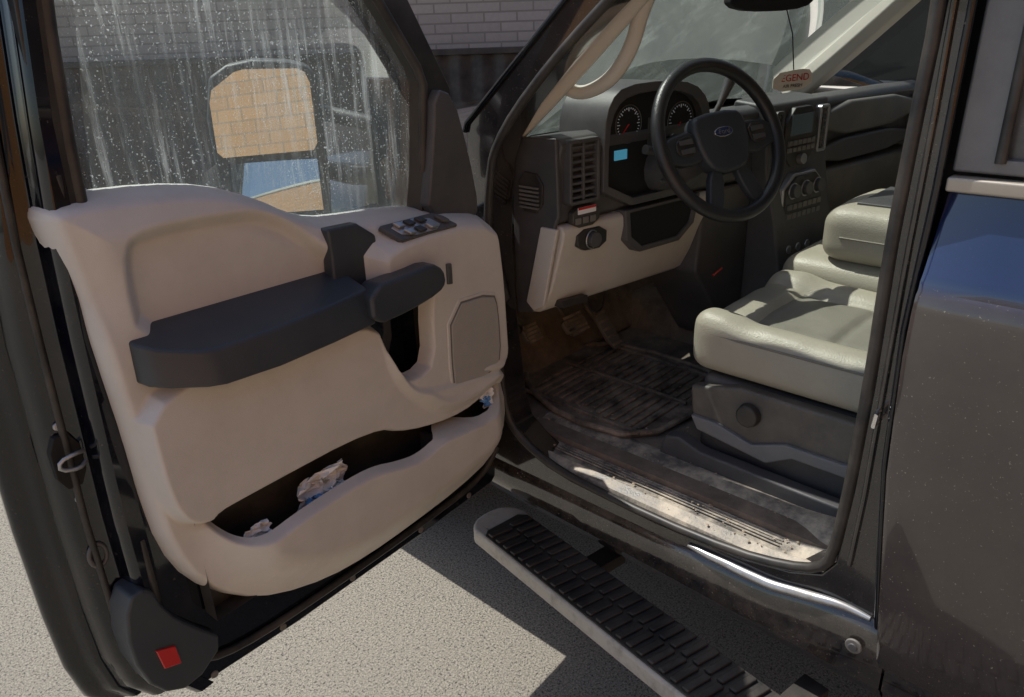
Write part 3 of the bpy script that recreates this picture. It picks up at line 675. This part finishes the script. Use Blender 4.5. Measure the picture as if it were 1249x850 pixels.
for r in range(2):
    for i in range(6): prism('radio_button',[(.965+i*.024,1.380-r*.02),(.983+i*.024,1.380-r*.02),(.983+i*.024,1.366-r*.02),(.965+i*.024,1.366-r*.02)],.06,.066,DY,'grey',cst,bevel=.001)
cyl('volume_knob',DY(1.035,1.322,.06),(-.14,-1,.1),.016,.018,'silver',cst,k=24)
prism('climate_bezel',ch([(.93,1.285),(1.15,1.285),(1.14,1.12),(.94,1.12)],1),.05,.082,DY,'silver',cst,bevel=.004)
prism('climate_panel',ch([(.938,1.277),(1.142,1.277),(1.133,1.128),(.947,1.128)],1),.08,.088,DY,'blk',cst,bevel=.003)
for x in(.975,1.04,1.105):
    cyl('climate_knob',DY(x,1.235,.086),(-.14,-1,.1),.020,.018,'dk',cst,k=24)
    tube('climate_knob_ring',[DY(x+.023*cos(t),1.235+.023*sin(t),.089) for t in np.linspace(0,2*pi,24)[:-1]],.0022,'silver',cst,closed=True,k=6)
for r in range(2):
    for i in range(7): prism('climate_button',[(.952+i*.026,1.195-r*.028),(.972+i*.026,1.195-r*.028),(.972+i*.026,1.178-r*.028),(.952+i*.026,1.178-r*.028)],.088,.093,DY,'grey',cst,bevel=.001)
for x in(.95,1.0,1.05): cyl('power_outlet',DY(x,1.06,.105),(-.14,-1,.1),.013,.006,'silver',cst,k=20)
prism('lower_bin',ch([(.93,1.03),(1.15,1.03),(1.15,.90),(.93,.90)],1),.10,.13,DY,'blk',cst,bevel=.006)
prism('passenger_bin_upper',ch([(1.22,1.465),(1.80,1.455),(1.80,1.36),(1.22,1.355)],1),-.01,.030,DY,'grey',da,bevel=.012)
prism('passenger_bin_band',ch([(1.22,1.345),(1.80,1.345),(1.80,1.27),(1.22,1.265)],1),-.01,.022,DY,'dk',da,bevel=.010)
dloft('glovebox_panel',1.20,1.88,[(.0,1.255),(.02,1.245),(.02,1.20),(-.01,1.05),(-.05,1.0),(-.2,1.0),(-.2,1.255)],'grey',closed=True,bevel=.008)
vent('passenger_air_vent',1.82,1.88,1.30,1.45,.012,'dk',7)
prism('console_side',[(.68,1.27),(.90,1.27),(.90,.75),(.86,.75),(.66,1.03)],-.2,.0,DY,'dk',da,bevel=.01)
cyl('key_tag',DY(.70,1.02,.03),(1,0,.2),.004,.05,'red',da,k=10)

sw=empty('steering_wheel',intr)
wc=Vector((.468,-.350,1.452));wn=Vector((-.26,-.86,.43)).normalized()
wx=Vector((1,-.16,0));wx=(wx-wn*wx.dot(wn)).normalized();wy=wn.cross(wx)
if wy.z<0: wy=-wy
def WF(a,b,c): 
    p=wc+wx*a+wy*b+wn*c;return (p.x,p.y,p.z)
M['wheelr']=mat('wheel_leather',(.024,.024,.026),.33,bump=.4,bscale=300)
tube('rim',[WF(.190*cos(t),.190*sin(t),0) for t in np.linspace(0,2*pi,73)[:-1]],.0170,'wheelr',sw,closed=True,k=16)
prism('airbag_cover',ch([(-.088,.050),(-.06,.070),(.06,.070),(.088,.050),(.082,-.03),(.05,-.082),(-.05,-.082),(-.082,-.03)],1),-.03,.016,WF,'dk2',sw,bevel=.012,seg=4)
for s in(-1,1):
    prism('side_spoke',ch([(s*.07,.040),(s*.185,.026),(s*.185,-.030),(s*.12,-.048),(s*.065,-.038)],1),-.02,.004,WF,'dk2',sw,bevel=.006)
    prism('spoke_switch_pad',ch([(s*.090,.028),(s*.150,.020),(s*.150,-.020),(s*.095,-.028)],1),.003,.009,WF,'blk',sw,bevel=.003)
    for b in(-.012,.010): prism('spoke_button',[(s*.098,b-.006),(s*.14,b-.005),(s*.14,b+.006),(s*.098,b+.007)],.009,.012,WF,'slat',sw,bevel=.001)
    prism('lower_spoke',ch([(s*.020,-.06),(s*.058,-.06),(s*.100,-.165),(s*.060,-.178),(s*.03,-.12)],1),-.02,.002,WF,'dk2',sw,bevel=.006)
prism('badge_rim',[(.030*cos(t),.016+.0125*sin(t)) for t in np.linspace(0,2*pi,40)[:-1]],.014,.0185,WF,'chrome',sw,bevel=.001)
prism('badge_oval',[(.0275*cos(t),.016+.0105*sin(t)) for t in np.linspace(0,2*pi,40)[:-1]],.0185,.0195,WF,'badge',sw)
def text(nm,s,size,mapm,m,par):
    c=bpy.data.curves.new(nm,'FONT');c.body=s;c.size=size;c.align_x='CENTER';c.align_y='CENTER';c.extrude=.0003
    o=bpy.data.objects.new(nm,c);COL.objects.link(o);o.matrix_world=mapm;c.materials.append(M[m]);o.parent=par;return o
tm=Matrix((( *wx,0),( *wy,0),( *wn,0),(0,0,0,1))).transposed();tm.translation=Vector(WF(0,.016,.0202))
text('badge_script','Ford',.019,tm,'chrome',sw)
col=empty('steering_column',intr)
cn=Vector((-.10,-.90,.43)).normalized()
cs_=[]
for t,r in((.0,.05),(.05,.062),(.14,.07),(.24,.075)):
    c=wc-cn*(t+.02);cs_.append([tuple(c+wx*r*cos(a)*1.1+wy*r*sin(a)*.9) for a in np.linspace(0,2*pi,17)[:-1]])
loft('column_shroud',cs_,'dk',col,closed=True,caps=True)
tube('turn_signal_stalk',[wc-cn*.09+wx*-.05,wc-cn*.08-wx*.11+wy*.015,wc-cn*.07-wx*.165+wy*.03],[.007,.009,.012],'dk',col)
tube('shift_lever',[wc-cn*.09+wx*.05+wy*.04,wc-cn*.06+wx*.10+wy*.10,wc-cn*.03+wx*.125+wy*.15],[.008,.008,.015],'dk',col)
cyl('tilt_lever',wc-cn*.1-wx*.06-wy*.05,-wx,.006,.06,'dk',col,k=12)
rm=empty('rear_view_mirror',intr)
prism('mirror_body',ch([(-.13,-.03),(.13,-.03),(.13,.03),(-.13,.03)],2),-.02,.02,lambda a,b,c:(.86+a*.86-c*.5,-.25-a*.5-c*.86,1.768+b),'void',rm,bevel=.006)
tube('mirror_stem',[(.86,-.23,1.79),(.87,-.12,1.82)],.010,'blk',rm)
af=empty('hanging_air_freshener')
ac=Vector((.918,-.314,1.556))
def AF(a,b,c): 
    p=ac+Vector((.82,-.57,.08))*a+Vector((-.06,0,1))*b+Vector((-.57,-.82,0))*c;return tuple(p)
tube('cord',[(.88,-.282,1.77),(.908,-.304,1.68),(.918,-.314,1.585)],.0016,'void',af,k=6)
prism('card',ch([(-.060,-.026),(.060,-.026),(.060,.022),(.02,.030),(-.060,.024)],1),-.001,.001,AF,mat('card_print',(.72,.66,.58),.5),af)
tm=Matrix(((.82,0,-.57,0),(-.57,0,-.82,0),(.08,1,0,0),(0,0,0,1)));tm.translation=Vector(AF(0,.007,.002))
text('card_text','LEGEND',.026,tm,'red',af)
tm2=tm.copy();tm2.translation=Vector(AF(0,-.014,.002));text('card_subtext','AIR FRESH',.013,tm2,'void',af)

# ============================================================ RUNNING BOARD
rbd=empty('running_board',truck)
ro_=Vector((-.125,.005,0));rt=Vector((-.150,-.989,0)).normalized();rp_=Vector((.989,-.150,0)).normalized()
def RF(s,w,z): 
    p=ro_+rt*s+rp_*w;return (p.x,p.y,z)
prism('board_body',ch([(0.02,0),(-.02,.03),(-.035,.08),(-.025,.14),(.02,.172),(.08,.175)],1)+[(1.9,.172),(1.9,0)],.405,.455,RF,'stepm',rbd,bevel=.010,seg=3)
prism('tread_pad',[(.06,.012),(.045,.03),(.04,.14),(.06,.16)]+[(1.88,.16),(1.88,.012)],.455,.459,RF,'blk',rbd,bevel=.002)
s=.065
while s<1.85:
    for a,b in((.018,.084),(.090,.154)):
        prism('tread_rib',[(s,a),(s+.018,a),(s+.026,b),(s+.008,b)],.458,.467,RF,'blk',rbd,bevel=.003,seg=2)
    s+=.032
for s in(.25,.85,1.45): prism('board_bracket',[(s,.05),(s+.06,.05),(s+.06,.30),(s,.30)],.37,.405,RF,'blk',rbd,bevel=.004)
box('frame_rail',.25,.35,-3,1.2,.38,.52,'void',truck,bevel=.01)
box('floor_pan',.03,1.95,-2.3,.6,.55,.60,'void',truck,bevel=0)
def wheel(nm,x,y):
    e=empty(nm,truck);cyl('tyre',(x,y,.40),(1,0,0),.40,.27,'blk',e,k=48,bevel=.03);cyl('rim',(x-.005,y,.40),(1,0,0),.24,.28,'silver',e,k=32)
wheel('front_wheel',1.70,1.0);wheel('front_wheel.001',.08,1.0);wheel('rear_wheel',.08,-3.1);wheel('rear_wheel.001',1.7,-3.1)

# ============================================================ SETTING
mk('ground',[(-150,-150,0),(150,-150,0),(150,150,0),(-150,150,0)],[(0,1,2,3)],'ground',None,smooth=False)
azr=radians(46)
def place(o,x,y,yaw): o.location=(x,y,0);o.rotation_euler=(0,0,yaw)
fx,fy=sin(azr),cos(azr)
wl=empty('brick_wall')
box('wall_body',-16,14,0,.3,0,5.5,'brick',wl,bevel=0)
box('wall_cap',-16,14,-.03,.33,5.5,5.62,'grey',wl,bevel=.01)
place(wl,-1.29+fx*7.6,-1.31+fy*7.6,-azr)
fe=empty('ribbed_metal_fence')
fs_=[]
for i in range(560):
    x=-14+i*.05;k=i%4
    fs_.append((x,0 if k in(0,1) else .03))
loft('fence_sheet',[[(x,y,0.03) for x,y in fs_],[(x,y,1.45) for x,y in fs_]],'fence',fe)
box('fence_rail',-14,14,-.03,.05,1.45,1.50,'fence',fe,bevel=.004)
place(fe,-1.29+fx*7.2,-1.31+fy*7.2,-azr)
pc=empty('parked_car')
CFr=lambda a,z,w:(a,w,z)
cp=ch([(-1.95,.35),(-2.0,.62),(-1.9,.86),(-1.45,.98),(-.55,1.06),(.25,1.42),(1.3,1.44),(1.95,1.12),(2.35,1.05),(2.4,.4)],2)
prism('car_body',cp,-.02,1.72,CFr,'paint',pc,bevel=.07,seg=4)
prism('car_side_window',ch([(-.35,1.06),(.28,1.36),(.85,1.38),(.85,1.04)],1),-.03,-.015,CFr,'gdark',pc,bevel=.003)
prism('car_side_window.001',ch([(.92,1.04),(.92,1.38),(1.28,1.37),(1.78,1.10)],1),-.03,-.015,CFr,'gdark',pc,bevel=.003)
prism('car_mirror',ch([(-.42,1.02),(-.25,1.02),(-.22,1.14),(-.40,1.15)],1),-.20,-.04,CFr,'paint',pc,bevel=.02)
prism('headlamp',ch([(-1.93,.70),(-1.62,.80),(-1.60,.88),(-1.86,.84)],1),-.035,.05,CFr,'silver',pc,bevel=.01)
for a in(-1.30,1.55):
    cyl('car_wheel',(a,-.03,.32),(0,1,0),.32,.22,'blk',pc,k=36,bevel=.02);cyl('car_hub',(a,-.045,.32),(0,1,0),.20,.1,'silver',pc,k=24)
place(pc,-1.29+fx*4.9+cos(azr)*.75,-1.31+fy*4.9-sin(azr)*.75,-azr)
bb=empty('tan_brick_building')
XZ=lambda x,z,y:(x,y,z)
prism('building_walls',[(-14,0),(14,0),(14,8.2),(-14,8.2)],-4,0,XZ,'brick2',bb)
box('building_parapet',-14.1,14.1,-4.1,.06,8.2,8.4,'mould',bb,bevel=.01)
for i in range(3):
    for z in(1.3,4.6):
        x=-1+i*4.5
        prism('window_frame_unit',[(x,z),(x+1.6,z),(x+1.6,z+1.5),(x,z+1.5)],0.003,.06,XZ,'silver',bb,holes=[[(x+.08,z+.08),(x+1.52,z+.08),(x+1.52,z+1.42),(x+.08,z+1.42)]])
        prism('window_pane',[(x+.05,z+.05),(x+1.55,z+.05),(x+1.55,z+1.45),(x+.05,z+1.45)],.004,.02,XZ,'gdark',bb)
place(bb,-5,-9.5,radians(-12))
vn=empty('parked_van')
VF=lambda y,z,x:(x,-y,z)
vp=[(0,.35),(0,.95),(.12,1.12),(.9,1.22),(1.55,1.95),(1.8,2.05),(4.9,2.05),(5.05,1.9),(5.1,.4),(4.6,.35)]
prism('van_body',ch(vp,1),0,1.9,VF,'van',vn,bevel=.06)
prism('van_side_glass',[(1.05,1.25),(1.58,1.85),(2.3,1.88),(2.3,1.25)],-.006,.0,VF,'void',vn,bevel=.002)
prism('van_side_glass.001',[(2.4,1.25),(2.4,1.88),(4.7,1.88),(4.7,1.25)],-.006,.0,VF,'void',vn,bevel=.002)
prism('van_mirror',ch([(1.15,1.25),(1.35,1.25),(1.35,1.55),(1.15,1.55)],1),-.28,-.10,VF,'van',vn,bevel=.02)
for y in(.85,4.1):
    cyl('van_wheel',(-.01,-y,.34),(1,0,0),.34,.24,'blk',vn,k=36,bevel=.02);cyl('van_hub',(-.02,-y,.34),(1,0,0),.2,.1,'silver',vn,k=24)
vn.location=(4.9,2.6,0);vn.rotation_euler=(0,0,radians(-8))

# ============================================================ LIGHT
sdv=Vector((-.12,.70,1.20)).normalized()
el=math.asin(sdv.z);azs=math.atan2(sdv.x,sdv.y)
w=bpy.data.worlds.new('World');S.world=w;w.use_nodes=True
nt=w.node_tree;bg=nt.nodes['Background'];sk=nt.nodes.new('ShaderNodeTexSky');sk.sky_type='NISHITA';sk.sun_disc=False
sk.sun_elevation=el;sk.sun_rotation=azs;sk.dust_density=1.4
nt.links.new(sk.outputs[0],bg.inputs[0]);bg.inputs[1].default_value=.15
sl=bpy.data.lights.new('sun','SUN');sl.energy=5;sl.angle=radians(.5);sl.color=(1,.965,.90)
so_=bpy.data.objects.new('sun',sl);COL.objects.link(so_);so_.rotation_euler=sdv.to_track_quat('Z','Y').to_euler()

# ============================================================ CAMERA
A,Pp,Rr=radians(46),radians(23.4),radians(2.0)
F=Vector((sin(A)*cos(Pp),cos(A)*cos(Pp),-sin(Pp)));R0=Vector((cos(A),-sin(A),0));U0=R0.cross(F)
R=R0*cos(Rr)-U0*sin(Rr);U=U0*cos(Rr)+R0*sin(Rr)
cd=bpy.data.cameras.new('camera');cam=bpy.data.objects.new('camera',cd);COL.objects.link(cam)
cam.matrix_world=Matrix(((R.x,U.x,-F.x,-1.292),(R.y,U.y,-F.y,-1.311),(R.z,U.z,-F.z,1.75),(0,0,0,1)))
cd.sensor_width=36;cd.lens=27.04;cd.clip_start=.02;cd.clip_end=1000
S.camera=cam
S.view_settings.view_transform='Standard';S.view_settings.look='None';S.view_settings.exposure=0
